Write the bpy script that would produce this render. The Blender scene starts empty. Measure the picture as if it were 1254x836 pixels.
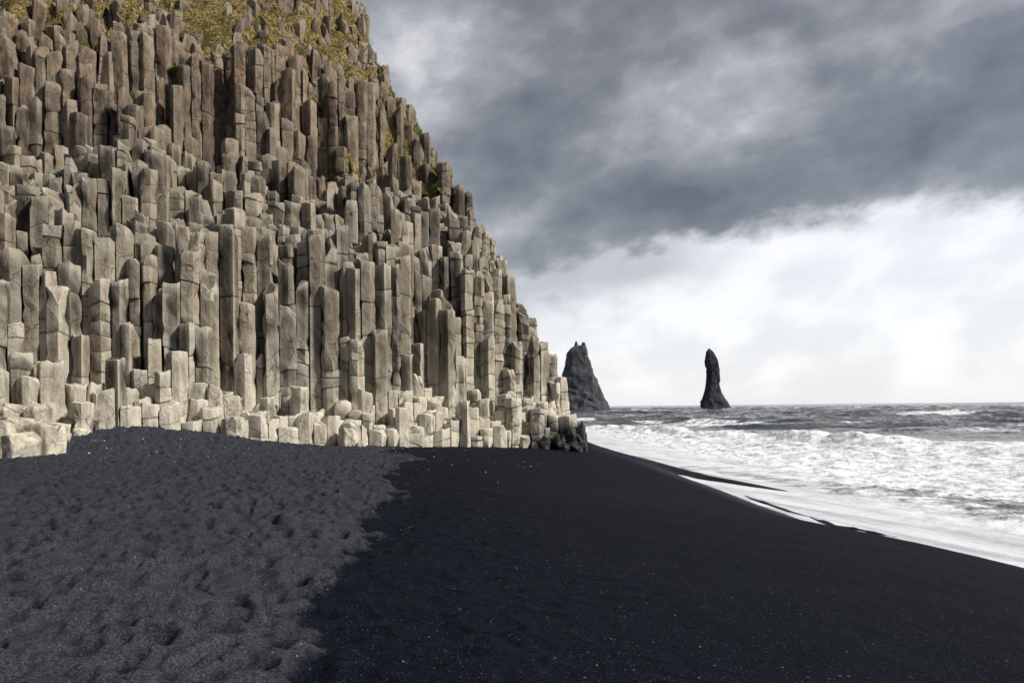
import bpy, math, random
import numpy as np
from math import radians, pi
random.seed(7)
RNG = np.random.default_rng(11)
SC = bpy.context.scene
COL = SC.collection
F = 836.0; CZ = 3.0; ROLL = math.radians(0.57)

# ------------------------------------------------------------------ helpers
_perm = RNG.permutation(512).astype(np.int64)
_g = RNG.normal(size=(512, 3)); _g /= np.linalg.norm(_g, axis=1)[:, None]
def perlin(x, y, z):
    x = np.asarray(x, float); y = np.asarray(y, float) + 0*x; z = np.asarray(z, float) + 0*x
    xi = np.floor(x).astype(np.int64); yi = np.floor(y).astype(np.int64); zi = np.floor(z).astype(np.int64)
    xf = x-xi; yf = y-yi; zf = z-zi
    u = xf*xf*xf*(xf*(xf*6-15)+10); v = yf*yf*yf*(yf*(yf*6-15)+10); w = zf*zf*zf*(zf*(zf*6-15)+10)
    def h(i, j, k):
        n = _perm[(_perm[(_perm[(xi+i) & 511] + yi + j) & 511] + zi + k) & 511]
        g = _g[n]
        return g[..., 0]*(xf-i) + g[..., 1]*(yf-j) + g[..., 2]*(zf-k)
    a = h(0,0,0)*(1-u)+h(1,0,0)*u; b = h(0,1,0)*(1-u)+h(1,1,0)*u
    c = h(0,0,1)*(1-u)+h(1,0,1)*u; d = h(0,1,1)*(1-u)+h(1,1,1)*u
    return (a*(1-v)+b*v)*(1-w) + (c*(1-v)+d*v)*w
def fbm(x, y, z=0.0, o=4, gain=.5):
    r = 0; a = 1; f = 1
    for i in range(o):
        r = r + a*perlin(np.asarray(x)*f+i*13.7, np.asarray(y)*f+i*7.1, np.asarray(z)*f+i*3.3); a *= gain; f *= 2.03
    return r
def sstep(a, b, x):
    t = np.clip((x-a)/(b-a), 0, 1); return t*t*(3-2*t)
def ground_pt(px, py, z=0.0):
    """where the sight line through a measured point of the photograph meets height z"""
    dx = px-627; v = 498-py
    r = dx*math.cos(ROLL)+v*math.sin(ROLL); u = v*math.cos(ROLL)-dx*math.sin(ROLL)
    Y = (z-CZ)*F/u
    return r/F*Y, Y
def mesh_np(name, V, Q, parent=None, mat=None, tris=None, attr=None, smooth=True, sharp=None, loc=None):
    me = bpy.data.meshes.new(name)
    V = np.asarray(V, np.float32)
    if loc is not None: V = V - np.asarray(loc, np.float32)
    nq = 0 if Q is None else len(Q); nt = 0 if tris is None else len(tris)
    me.vertices.add(len(V)); me.vertices.foreach_set('co', V.ravel())
    me.loops.add(nq*4+nt*3); me.polygons.add(nq+nt)
    li = []; 
    if nq: li.append(np.asarray(Q, np.int32).ravel())
    if nt: li.append(np.asarray(tris, np.int32).ravel())
    me.loops.foreach_set('vertex_index', np.concatenate(li))
    st = np.concatenate([np.arange(nq)*4, nq*4+np.arange(nt)*3]).astype(np.int32)
    me.polygons.foreach_set('loop_start', st)
    me.update(calc_edges=True); me.validate()
    me.polygons.foreach_set('use_smooth', np.full(len(me.polygons), smooth))
    if sharp: me.set_sharp_from_angle(angle=sharp)
    if attr is not None:
        for k, a in attr.items():
            ca = me.attributes.new(k, 'FLOAT_COLOR', 'POINT')
            ca.data.foreach_set('color', np.asarray(a, np.float32).ravel())
    if mat: me.materials.append(mat)
    ob = bpy.data.objects.new(name, me); COL.objects.link(ob)
    if loc is not None: ob.location = loc
    if parent is not None:
        ob.parent = parent; ob.location = [ob.location[i]-parent.location[i] for i in range(3)]
    return ob
def tag(o, label=None, cat=None, group=None, kind=None):
    if label: o['label'] = label
    if cat: o['category'] = cat
    if group: o['group'] = group
    if kind: o['kind'] = kind
    return o

# ------------------------------------------------------------------ node helper
class NT:
    def __init__(s, tree): s.t = tree; s.n = tree.nodes; s.l = tree.links
    def new(s, ty, ins=None, **kw):
        n = s.n.new(ty)
        for k, v in kw.items(): setattr(n, k, v)
        for k, v in (ins or {}).items():
            if hasattr(v, 'is_linked') or isinstance(v, bpy.types.NodeSocket): s.l.new(v, n.inputs[k])
            else: n.inputs[k].default_value = v
        return n
    def math(s, op, a, b=0.0, c=0.0, clamp=False):
        n = s.n.new('ShaderNodeMath'); n.operation = op; n.use_clamp = clamp
        for i, v in enumerate((a, b, c)):
            if isinstance(v, bpy.types.NodeSocket): s.l.new(v, n.inputs[i])
            else: n.inputs[i].default_value = v
        return n.outputs[0]
    def mix(s, f, a, b, mode='MIX'):
        n = s.n.new('ShaderNodeMix'); n.data_type = 'RGBA'; n.blend_type = mode
        for i, v in ((0, f), (6, a), (7, b)):
            if isinstance(v, bpy.types.NodeSocket): s.l.new(v, n.inputs[i])
            else:
                n.inputs[i].default_value = v if i == 0 else (*v, 1)
        return n.outputs[2]
    def ramp(s, x, a, b, c=0.0, d=1.0, smooth=True):
        n = s.n.new('ShaderNodeMapRange'); n.interpolation_type = 'SMOOTHSTEP' if smooth else 'LINEAR'
        if isinstance(x, bpy.types.NodeSocket): s.l.new(x, n.inputs[0])
        else: n.inputs[0].default_value = x
        for i, v in enumerate((a, b, c, d)): n.inputs[i+1].default_value = v
        return n.outputs[0]
    def noise(s, vec, scale, detail=4, rough=.55, dist=0.0):
        n = s.new('ShaderNodeTexNoise', {'Vector': vec, 'Scale': scale, 'Detail': detail, 'Roughness': rough, 'Distortion': dist})
        return n.outputs[0]
    def scale(s, vec, v):
        n = s.new('ShaderNodeMapping', {'Vector': vec}); n.inputs['Scale'].default_value = v; return n.outputs[0]
def material(name):
    m = bpy.data.materials.new(name); m.use_nodes = True
    m.node_tree.nodes.clear(); t = NT(m.node_tree)
    out = t.new('ShaderNodeOutputMaterial'); b = t.new('ShaderNodeBsdfPrincipled')
    t.l.new(b.outputs[0], out.inputs[0]); return m, t, b
def bump(t, b, h, strength, dist, normal=None):
    n = t.new('ShaderNodeBump', {'Height': h, 'Strength': strength, 'Distance': dist})
    if normal is not None: t.l.new(normal, n.inputs['Normal'])
    if b is not None: t.l.new(n.outputs[0], b.inputs['Normal'])
    return n.outputs[0]

# ------------------------------------------------------------------ basalt
def basalt(name):
    m, t, b = material(name)
    geo = t.new('ShaderNodeNewGeometry'); P = geo.outputs['Position']
    at = t.new('ShaderNodeAttribute', attribute_name='col'); sa = t.new('ShaderNodeSeparateColor'); t.l.new(at.outputs['Color'], sa.inputs[0])
    tint, joint, wet = sa.outputs
    sp = t.new('ShaderNodeSeparateXYZ', {0: P}); X, Y, Z = sp.outputs
    n1 = t.noise(P, .55, 4); n2 = t.noise(t.scale(P, (1, 1, .45)), 2.6, 5, .68); n3 = t.noise(P, 9, 5, .7)
    f = t.math('ADD', t.math('MULTIPLY', tint, .60), t.math('MULTIPLY', n2, .65)); f = t.math('SUBTRACT', f, .12)
    f = t.ramp(f, .24, .84, smooth=False)
    c = t.mix(f, (.032, .025, .019), (.345, .292, .218))
    # pale, sea-worn feet of the columns
    zl = t.math('ADD', Z, t.math('MULTIPLY', t.math('SUBTRACT', n1, .5), 5.0))
    low = t.ramp(zl, 5.6, 1.0)
    pale = t.mix(t.ramp(n2, .33, .62), (.34, .305, .235), (.76, .71, .59))
    c = t.mix(t.math('MULTIPLY', low, .85), c, pale)
    # russet weathering high up, strongest inland
    hi = t.math('MULTIPLY', t.ramp(Z, 12, 24), t.ramp(X, 6, -14))
    hi = t.math('MULTIPLY', hi, t.ramp(n1, .2, .55))
    c = t.mix(t.math('MULTIPLY', hi, .72), c, t.mix(t.ramp(n2, .3, .7), (.050, .036, .024), (.37, .245, .155)))
    # dark stains
    st = t.ramp(t.noise(t.scale(P, (1, 1, .6)), 1.1, 5, .72, .4), .53, .66)
    c = t.mix(t.math('MULTIPLY', st, .72), c, (.045, .04, .036))
    # fine cracks
    dn = t.new('ShaderNodeTexNoise', {'Vector': P, 'Scale': 2.2, 'Detail': 3.0})
    w = t.new('ShaderNodeMix', data_type='VECTOR'); w.inputs[0].default_value = .22
    t.l.new(P, w.inputs[4]); t.l.new(dn.outputs[1], w.inputs[5])
    vo = t.new('ShaderNodeTexVoronoi', {'Vector': t.scale(w.outputs[1], (1, 1, 1.15)), 'Scale': 1.5}, feature='DISTANCE_TO_EDGE')
    crack = t.math('MULTIPLY', t.ramp(vo.outputs[0], .018, .002), t.ramp(t.noise(P, .8, 2), .50, .60))
    vs = t.noise(t.scale(P, (1, 1, .10)), 5.5, 4, .7)
    c = t.mix(t.ramp(vs, .58, .72, 0, .55), c, (.06, .05, .04)); c = t.mix(t.ramp(vs, .40, .28, 0, .35), c, (.50, .45, .36))
    c = t.mix(t.math('MULTIPLY', crack, .8), c, (.03, .026, .022))
    # lichen speckle
    c = t.mix(t.math('MULTIPLY', t.ramp(n3, .60, .72), .45), c, (.48, .45, .38))
    c = t.mix(t.math('MULTIPLY', t.ramp(n3, .42, .30), .5), c, (.05, .043, .035))
    # worn edges
    pt = t.ramp(geo.outputs['Pointiness'], .51, .58)
    c = t.mix(t.math('MULTIPLY', pt, t.ramp(Z, 6, 22, .8, .3)), c, (.60, .56, .47))
    dk = t.math('MULTIPLY', t.ramp(Z, 3.5, 9), t.ramp(t.noise(P, .22, 3, .6), .3, .7, .20, .55))
    c = t.mix(dk, c, t.mix(1.0, c, (.36, .315, .27), 'MULTIPLY'))
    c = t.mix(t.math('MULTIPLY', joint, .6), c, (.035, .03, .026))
    c = t.mix(wet, c, t.mix(n2, (.008, .008, .010), (.035, .034, .036)))
    t.l.new(c, b.inputs['Base Color'])
    t.l.new(t.ramp(wet, 0, 1, .88, .38), b.inputs['Roughness'])
    b.inputs['Specular IOR Level'].default_value = .3
    h = t.math('ADD', t.math('MULTIPLY', n2, 1.0), t.math('MULTIPLY', n3, .35))
    h = t.math('SUBTRACT', h, t.math('MULTIPLY', crack, .9))
    h = t.math('ADD', h, t.math('MULTIPLY', t.noise(P, 34, 4, .7), .12))
    bump(t, b, h, .85, .13)
    return m
M_BAS = basalt('basalt')

# ------------------------------------------------------------------ shore shape
WL = [ground_pt(*p, .03) for p in ((1254, 693), (1180, 677), (1100, 661), (1000, 641), (930, 617), (880, 598), (834, 582), (790, 566), (755, 556), (735, 549.5), (722, 543))]
WLY = np.array([0, 6] + [p[1] for p in WL] + [75, 140.]); WLX = np.array([10.6, 10.2] + [p[0] for p in WL] + [4.5, 0.])
def shore_x(Y): return np.interp(Y, WLY, WLX)
BAR = np.array([ground_pt(*p, .06) for p in ((722, 545), (740, 551), (770, 559.5), (800, 567), (835, 576.5), (870, 584), (915, 591.5), (965, 599.5), (1010, 606))])
BAR_A = np.array([.22, .22, .22, .21, .20, .18, .15, .10, -.02])
def front_s(X, Y): return (X-3.5)*-.6+(Y-40)*.8
def front_a(X, Y): return (X-3.5)*.8+(Y-40)*.6
def side_d(X, Y): return 4.5-X-.25*(Y-41)
def sand_z(X, Y):
    e = shore_x(Y)-X
    A = np.interp(Y, [0, 12, 40, 80], [1.85, 1.8, 1.15, .9])
    z = np.where(e > 0, A*(1-np.exp(-np.clip(e, 0, 99)/6.5)), -.5*(1-np.exp(np.clip(e, -99, 0)/14))-.03)
    z = z - 1.2*sstep(-8, -45, e)
    z = z + 1.0*np.exp(-(((X+15.5)/5.2)**2+((Y-27.0)/3.2)**2))
    # bar of wet sand between the swash and the surf
    bx = np.interp(Y, BAR[::-1, 1], BAR[::-1, 0]); ba = np.interp(Y, BAR[::-1, 1], BAR_A[::-1], left=0, right=.2)
    wob = .12*fbm(X*.6, Y*.3, 2.0, 3)
    z = z + np.where((Y > 17) & (Y < 60), ba*np.exp(-((X-bx+wob)/.42)**2), 0)
    z = z + (.070+.06*fbm(X*2, Y*1.0, 1.0, 3))*np.exp(-((-e-.36+.25*fbm(X*1.5, Y*.5, 3.0, 3))/.15)**2)*sstep(14.2, 16, Y)*sstep(24, 21, Y)
    return z + .018*fbm(X*.5, Y*.5, 5.0, 3)*sstep(-1, 2, e) + .012*fbm(X*1.7, Y*.9, 9.0, 3)

# ------------------------------------------------------------------ cliff height
SK = [-2, 0, 1.2, 1.9, 2.5, 3.3, 4.6, 5.4, 5.9, 7.6, 8.1, 9.8, 10.3, 11.6, 12.2, 13.2, 14.5, 17, 20, 26, 40]
ZK = [1, 1.9, 2.7, 4.0, 8.6, 11, 12, 12.3, 13.9, 14.3, 15.6, 16.0, 16.9, 17.2, 21.5, 24.5, 25.8, 29.2, 34.0, 44, 62]
DK = [-1, 0, .7, 1.3, 2.8, 4.25, 5.35, 7.3, 9.35, 11.1, 12.25, 13.3, 20]
DZ = [.8, 1.4, 3.0, 5.4, 7.9, 11.8, 16.2, 20.0, 24.0, 27.6, 30.6, 35.5, 50]
def cliff_h(X, Y, js=0.0, jd=0.0):
    a = front_a(X, Y)
    s = front_s(X, Y) + 1.1*fbm(X*.16, Y*.16, 3.0, 3) + js
    left = sstep(-18, -27, a)
    s = s - left*1.6*sstep(1, 3, s)
    hf = np.interp(s, SK, ZK)*(1-.10*left)
    hs = np.interp(side_d(X, Y)+.5*fbm(X*.3, Y*.3, 8.0, 2)+jd, DK, DZ)
    return np.minimum(hf, hs)

# ------------------------------------------------------------------ Voronoi cells in plan
SPC = .69
pts = []
ua = np.array([.8, .6]); us = np.array([-.6, .8]); org = np.array([3.5, 40])
for i in range(-71, 16):
    for j in range(-6, 46):
        a = (i+.5*(j % 2))*SPC; s = j*SPC*.87
        a += RNG.uniform(-.33, .33)*SPC; s += RNG.uniform(-.33, .33)*SPC
        p = org+ua*a+us*s
        pts.append(p)
pts = np.array(pts)
sidx = front_s(pts[:, 0], pts[:, 1]); sd = side_d(pts[:, 0], pts[:, 1])
from collections import defaultdict
grid = defaultdict(list)
for k, p in enumerate(pts): grid[(int(p[0]//2), int(p[1]//2))].append(k)
def near(k, r=1.75):
    p = pts[k]; gx, gy = int(p[0]//2), int(p[1]//2); o = []
    for i in (-2, -1, 0, 1, 2):
        for j in (-2, -1, 0, 1, 2):
            for q in grid.get((gx+i, gy+j), ()):
                if q != k and np.hypot(*(pts[q]-p)) < r: o.append(q)
    return o
def cell(k, nb):
    p = pts[k]; poly = [p+np.array([math.cos(a), math.sin(a)])*1.0 for a in np.arange(0, 2*pi, pi/4)]
    for q in nb:
        m = (pts[q]+p)/2; n = pts[q]-p; out = []
        for i in range(len(poly)):
            A = poly[i]; B = poly[(i+1) % len(poly)]; da = np.dot(A-m, n); db = np.dot(B-m, n)
            if da <= 0: out.append(A)
            if (da < 0) != (db < 0) and abs(da-db) > 1e-9: out.append(A+(B-A)*da/(da-db))
        poly = out
        if len(poly) < 3: break
    # merge very short edges
    res = []
    for i, A in enumerate(poly):
        if np.hypot(*(A-poly[i-1])) > .13: res.append(A)
    return res
PX0 = pts[:, 0]
exists = (sidx > -.25) & (sd > -.2) & (sidx < 26.5) & (PX0 < 4.0) & (pts[:, 1] < 76)
N = len(pts); PX, PY = pts[:, 0], pts[:, 1]
SZ = sand_z(PX, PY)
# neighbouring columns stand in clumps that share a step
kc = RNG.uniform([-60, 0], [20, 80], (1500, 2)); kc = pts[RNG.choice(N, 620, replace=False)]
own = np.concatenate([((pts[a:a+500, None]-kc[None])**2).sum(2).argmin(1) for a in range(0, N, 500)])
kj = RNG.uniform(-1.25, 1.25, 620)[own]; kd = RNG.uniform(-.8, .8, 620)[own]
kj = kj*np.where(sidx > 13.6, .45, np.where(sidx < 5, .55, 1))
js = kj+RNG.uniform(-.28, .28, N)-np.where(RNG.random(N) < .14, RNG.uniform(.3, 1.6, N), 0)
HH = cliff_h(PX, PY, js, kd*.25+RNG.uniform(-.42, .42, N))+RNG.uniform(-.28, .28, N)+np.where(sd < 9, 0, kj*.5)
stub = (sidx < 1.1) | (sd < .5)
HH = np.where(stub, SZ+RNG.choice((.55, .75, 1.0, 1.3), N)*RNG.uniform(.85, 1.2, N)+.9*np.clip(sidx, 0, 1.2)+np.where(RNG.random(N) < .12, 1.3, 0), HH)
HH = np.where(stub & (sd < 2), SZ+RNG.uniform(.5, 1.1, N)+.75*np.clip(sd, 0, 2), HH)
HH = np.where(sidx > 14.3, HH+RNG.uniform(-.8, .8, N)+1.3*fbm(PX*.45, PY*.45, 3.3, 2), HH)
HH = np.where((HH > 15) & (sidx < 14.3), HH+.9*fbm(PX*.5, PY*.5, 3.3, 2), HH)
cap_ = cliff_h(PX, PY)+np.where(sidx < 13, 3.0, .8)-.5*sstep(18, 24, HH)
HH = np.where(stub, HH, np.minimum(HH, np.minimum(cap_, 47)))
HH = np.maximum(HH, SZ+.4); HH = np.where(exists, HH, SZ-.3)

def column(poly, c, H, z0, rough, dz, lean=0.0, up=0.0):
    """a prism with knocked-off corners, cross joints, a tilted or dished and chipped top"""
    n = len(poly); per = []; cor = []
    sh = random.uniform(.93, .995)
    P = [c+(np.array(p)-c)*sh for p in poly]
    for i in range(n):
        A = P[i]; B = P[(i+1) % n]; L = np.hypot(*(B-A)); bv = min(random.uniform(.012, .03), L*.2)
        u = (B-A)/max(L, 1e-6); m = max(1, int(round((L-2*bv)/.24)))
        for q in range(m+1): per.append(A+u*(bv+(L-2*bv)*q/m)); cor.append(1.0 if q in (0, m) else 0.0)
    per = np.array(per); m = len(per); rel = per-c
    R = np.hypot(rel[:, 0], rel[:, 1]).max()
    tl = np.array([random.gauss(0, .16), random.gauss(0, .16)]); ph = [random.uniform(0, 6) for _ in range(3)]
    if random.random() < .2+.4*up: tl *= 2.6+1.2*up
    chips = [(ang, random.uniform(.8, 3.2), random.uniform(.05, .7)*R) for ang in [random.uniform(0, 2*pi) for _ in range(random.choice((0, 1, 1, 2)))]]
    bowl = random.choice((0, 0, .05, .10, .22, -.06))
    if up > .5: chips += [(random.uniform(0, 2*pi), random.uniform(1, 3.5), random.uniform(.05, .5)*R)]
    if H-z0 < 1.0: chips = chips[:1]
    if front_s(*c) < 2 or side_d(*c) < 3:
        tl *= .6; chips = [(a_, k_*.6, max(r_, .35*R)) for a_, k_, r_ in chips[:1]]
    def T(xy):
        z = H + xy[:, 0]*tl[0]+xy[:, 1]*tl[1]
        z = z - bowl*(1-(xy**2).sum(1)/R**2)
        for ang, k, r0 in chips:
            q = xy[:, 0]*math.cos(ang)+xy[:, 1]*math.sin(ang)-r0
            z = np.minimum(z, H - np.clip(q, -9, 9)*k) if r0 > 0 else z
        return z + .035*np.sin(xy[:, 0]*7+ph[0])*np.sin(xy[:, 1]*8+ph[1]) + .02*np.sin(xy[:, 0]*15+xy[:, 1]*11+ph[2])
    # ring levels
    lev = []; z = H; joints = []; jt_ = (.45, .6, .9) if side_d(*c) < 8 and random.random() < .75 else random.choice(((.5, .9, 1.5, 2.2), (1.3, 1.9, 2.8, 4.0), (.6, 2.5, 4.0), (2.5, 4.0, 6.0)))
    while z > z0:
        seg = random.choice(jt_)*random.uniform(.7, 1.25)
        z -= seg
        if z > z0+.2: joints.append(z)
    bounds = [H]+joints+[z0]
    V = []; J = []
    topz = T(rel)
    def ring(zv, scale, off, jf):
        xy = rel*scale+off
        V.append(np.column_stack([xy+c, zv])); J.append(np.full(m, jf))
    # cap, centre outwards
    for f in (.38, .68, .90):
        xy = rel*f; V.append(np.column_stack([xy+c, T(xy)])); J.append(np.zeros(m))
    off = np.zeros(2); sc = 1.0
    ring(np.minimum(topz, T(rel*.97))-.035, 1.0, off, 0)
    jt = np.zeros(2)
    for bi in range(len(bounds)-1):
        zt, zb = bounds[bi], bounds[bi+1]
        nt = np.array([random.gauss(0, .16), random.gauss(0, .16)]) if bi < len(bounds)-2 else np.zeros(2)
        steps = max(1, int((zt-zb)/dz))
        top = (rel@jt)+zt
        bot = (rel@nt)+zb
        if bi > 0:
            ring(np.minimum(top-.05, topz-.06), sc, off, .15)
        for q in range(1, steps):
            u = q/steps; zz = top*(1-u)+bot*u
            ring(np.minimum(zz, topz-.08), sc, off, 0)
        ring(np.minimum(bot+.05, topz-.1), sc, off, .15)
        if bi < len(bounds)-2:
            jn = random.uniform(.94, .99); ring(np.minimum(bot+.012, topz-.11), sc*jn, off, .9)
            off = off*.5+np.array([random.gauss(0, .018), random.gauss(0, .018)]); sc = random.uniform(.95, 1.03)
            ring(np.minimum(bot-.012, topz-.12), sc*jn, off, .6)
        jt = nt
    V = np.concatenate(V); J = np.concatenate(J)
    nr = len(V)//m
    cen = np.array([[c[0], c[1], T(np.zeros((1, 2)))[0]]])
    V = np.concatenate([V, cen]); J = np.append(J, 0)
    d = V[:, :2]-c; r = np.hypot(d[:, 0], d[:, 1])+1e-6; side = np.clip((r-.12)/.15, 0, 1)
    D = np.column_stack([d/r[:, None]*side[:, None], np.append(np.tile(cor, nr), 0), np.full(len(V), rough)])
    if lean:
        la = random.uniform(0, 2*pi); k = (V[:, 2]-z0)*lean
        V[:, 0] += math.cos(la)*k; V[:, 1] += math.sin(la)*k
    ii = np.arange(m); jj = (ii+1) % m; Q = []
    for k in range(nr-1):
        Q.append(np.column_stack([k*m+ii, (k+1)*m+ii, (k+1)*m+jj, k*m+jj]))
    Q = np.concatenate(Q)
    Tt = np.column_stack([np.full(m, len(V)-1), ii, jj])
    tint = random.random()
    A = np.column_stack([np.full(len(V), tint), J, np.zeros(len(V)), np.ones(len(V))])
    return V, Q, Tt, A, D
def wet_at(V):
    w = sstep(5.5, 2.0, side_d(V[:, 0], V[:, 1]))*sstep(2.7, 1.7, V[:, 2]-.0+1.2*fbm(V[:, 0]*1.2, V[:, 1]*1.2, V[:, 2]*.5, 3)-.09*0)
    return w
cols = []; tops = []
for k in range(len(pts)):
    if not exists[k]: continue
    nb = near(k); poly = cell(k, nb)
    if len(poly) < 4: continue
    c = np.mean(poly, axis=0)
    hs = [HH[q] for q in nb if np.hypot(*(pts[q]-pts[k])) < 1.25]
    z0 = min(hs+[HH[k]])-.7
    s = sidx[k]; up = max(float(sstep(11.5, 16.0, s)), .55*float(sstep(9.5, 7, sd[k])) if HH[k] > 5 else 0)
    lean = random.gauss(0, .010+.20*up*random.random()+(.03 if HH[k] > 14 else 0))*min(1, 1.6/max(.5, HH[k]-z0))
    V, Q, Tt, A, D = column(poly, c, HH[k], z0, 1+1.3*up, .34 if s < 14 else .42, lean, up)
    w = max(p[0] for p in poly)-min(p[0] for p in poly)
    cols.append(dict(V=V, D=D, Q=Q, T=Tt, A=A, c=c, H=HH[k], z0=z0, s=s, d=sd[k], w=w, R=.5))
# weathering of all faces in one go: broad unevenness, fine roughness, knocked-off arrises
V = np.concatenate([C['V'] for C in cols]); D = np.concatenate([C['D'] for C in cols]); W = wet_at(V)
cid = np.repeat(np.arange(len(cols)), [len(C['V']) for C in cols])*1.37
nz = D[:, 3]*(.022*fbm(V[:, 0]*1.3, V[:, 1]*1.3+cid, V[:, 2]*.9, 2)+.022*fbm(V[:, 0]*4.5, V[:, 1]*4.5+cid, V[:, 2]*2.6, 2))
nz -= D[:, 2]*.10*sstep(.12, .35, perlin(V[:, 0]*2.1, V[:, 1]*2.1+cid, V[:, 2]*1.7))
nz -= .09*sstep(.30, .42, perlin(V[:, 0]*.9+7, V[:, 1]*.9+cid, V[:, 2]*.8))
V[:, :2] += D[:, :2]*nz[:, None]
o_ = 0
for C in cols:
    n = len(C['V']); C['V'] = V[o_:o_+n]; C['A'][:, 2] = W[o_:o_+n]; o_ += n
# which columns show largest: sweep front to back keeping a skyline
sky = np.full(1400, -9.0)
for C in sorted(cols, key=lambda C: C['c'][1]):
    X, Y = C['c']; xp = X/Y*F+627; hw = C['w']/Y*F/2; e1 = (C['H']-CZ)/Y*F; e0 = (C['z0']+.6-CZ)/Y*F
    lo = int(max(0, xp-hw)); hi = int(min(1254, xp+hw)); C['vis'] = 0
    if hi > lo:
        seg = np.maximum(sky[lo:hi], max(e0, -60) if True else 0)
        seg = np.where(sky[lo:hi] < -8, max(e0, -60), sky[lo:hi])
        C['vis'] = float(np.clip(min(e1, 498)-seg, 0, None).sum())
        sky[lo:hi] = np.maximum(sky[lo:hi], e1)
order = sorted(cols, key=lambda C: -C['vis'])
cliff = bpy.data.objects.new('basalt_cliff', None); COL.objects.link(cliff); cliff.location = (-8, 33, .8)
tag(cliff, 'tall cliff of grey brown basalt columns rising from the black sand, grassy at its top', 'cliff')
SHARP = radians(26)
for C in order[:100]:
    mesh_np('column', C['V'], C['Q'], cliff, M_BAS, C['T'], {'col': C['A']}, True, SHARP, loc=(C['c'][0], C['c'][1], C['z0']))
def merge(lst):
    V = []; Q = []; T = []; A = []; o = 0
    for C in lst:
        V.append(C['V']); Q.append(C['Q']+o); T.append(C['T']+o); A.append(C['A']); o += len(C['V'])
    return np.concatenate(V), np.concatenate(Q), np.concatenate(T), np.concatenate(A)
V, Q, T, A = merge(order[100:])
o = mesh_np('column_mass', V, Q, cliff, M_BAS, T, {'col': A}, True, SHARP, loc=(-8, 33, .8)); tag(o, kind='stuff')

# solid rock behind and beneath the column tops
KX = np.arange(-46, 6, .6); KY = np.arange(10, 78, .6); GX, GY = np.meshgrid(KX, KY)
def gather(GX, GY, rad, fn):
    q = np.column_stack([GX.ravel(), GY.ravel()]); out = np.zeros(len(q)); ok = np.zeros(len(q), bool)
    cc = np.array([C['c'] for C in cols]); ch = np.array([C['H'] for C in cols])
    for a in range(0, len(q), 2000):
        d2 = (q[a:a+2000, None, 0]-cc[None, :, 0])**2+(q[a:a+2000, None, 1]-cc[None, :, 1])**2
        out[a:a+2000], ok[a:a+2000] = fn(d2, ch, rad)
    return out.reshape(GX.shape), ok.reshape(GX.shape)
def fmin(d2, ch, rad):
    v = np.where(d2 < rad*rad, ch[None], 1e3).min(1); n = (d2 < rad*rad).sum(1); return np.where(v > 900, 0, v), n > 3
CZm, okc = gather(GX, GY, 1.25, fmin)
okc &= (front_s(GX, GY) > .4) & (side_d(GX, GY) > .6)
idm = -np.ones(GX.shape, int); idm[okc] = np.arange(okc.sum())
qq = []
for i in range(GX.shape[0]-1):
    for j in range(GX.shape[1]-1):
        f = (idm[i, j], idm[i, j+1], idm[i+1, j+1], idm[i+1, j])
        if min(f) >= 0: qq.append(f)
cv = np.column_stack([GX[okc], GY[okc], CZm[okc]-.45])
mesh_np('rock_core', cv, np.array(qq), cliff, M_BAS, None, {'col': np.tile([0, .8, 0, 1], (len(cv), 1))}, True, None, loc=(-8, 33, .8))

# ------------------------------------------------------------------ grass on the cliff
m, t, b = material('cliff_grass')
P = t.new('ShaderNodeNewGeometry').outputs['Position']
at = t.new('ShaderNodeAttribute', attribute_name='col'); sa = t.new('ShaderNodeSeparateColor'); t.l.new(at.outputs['Color'], sa.inputs[0])
n = t.noise(P, 1.2, 5, .65); n2 = t.noise(P, 7, 4, .7)
n2 = t.ramp(n2, .32, .68); dry = t.mix(n2, (.050, .036, .016), (.46, .34, .135)); gr = t.mix(n2, (.014, .020, .007), (.10, .12, .035))
dry = t.mix(t.ramp(n, .5, .66), dry, (.07, .05, .032))
c = t.mix(t.math('ADD', sa.outputs[0], t.math('MULTIPLY', t.math('SUBTRACT', n, .5), 1.2), clamp=True), dry, gr)
t.l.new(c, b.inputs['Base Color']); b.inputs['Roughness'].default_value = .9; b.inputs['Specular IOR Level'].default_value = .1
bump(t, b, n2, .8, .12)
M_GR = m
def greenness(X, Y):
    d = side_d(X, Y); return np.clip(.98-.10*(d-6), .22, 1)
GX, GY = np.meshgrid(np.arange(-42, 2, .2), np.arange(34, 74, .2))
def favg(d2, ch, rad):
    w = np.exp(-d2/(rad*rad)); v = (w*ch[None]).sum(1)/(w.sum(1)+1e-9); return v, (d2.min(1) < .5)
GZ, okg = gather(GX, GY, .75, favg)
gs, gd = front_s(GX, GY), side_d(GX, GY)
n1 = fbm(GX*.20, GY*.20, 4.4, 3); n2 = fbm(GX*.7, GY*.7, 1.4, 3)
lf = sstep(-15, -23, front_a(GX, GY))
mk = np.where(gs > 13.4, .03+.8*n1+1.4*n2+.36*sstep(14.5, 18, gs)-.55*lf*sstep(19.5, 16.5, gs)-.12*lf, -1)
mk = np.maximum(mk, np.where((gd > 4.2) & (gd < 15) & (GZ > 17.5), -.12+.9*n1+.9*n2+.25*sstep(20, 27, GZ), -1))
okg &= (mk > -.25) & (gs < 25.5)
GZ = GZ + np.clip(mk*1.8, -1.2, .55) + .30*fbm(GX*1.6, GY*1.6, 2.0, 3) + .12*fbm(GX*5, GY*5, 2.0, 2) - .05
idm = -np.ones(GX.shape, int); idm[okg] = np.arange(okg.sum())
a_, b_, c_, d_ = idm[:-1, :-1], idm[:-1, 1:], idm[1:, 1:], idm[1:, :-1]
ok4 = (np.minimum(np.minimum(a_, b_), np.minimum(c_, d_)) >= 0)
GQ = np.column_stack([a_[ok4], b_[ok4], c_[ok4], d_[ok4]])
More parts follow.
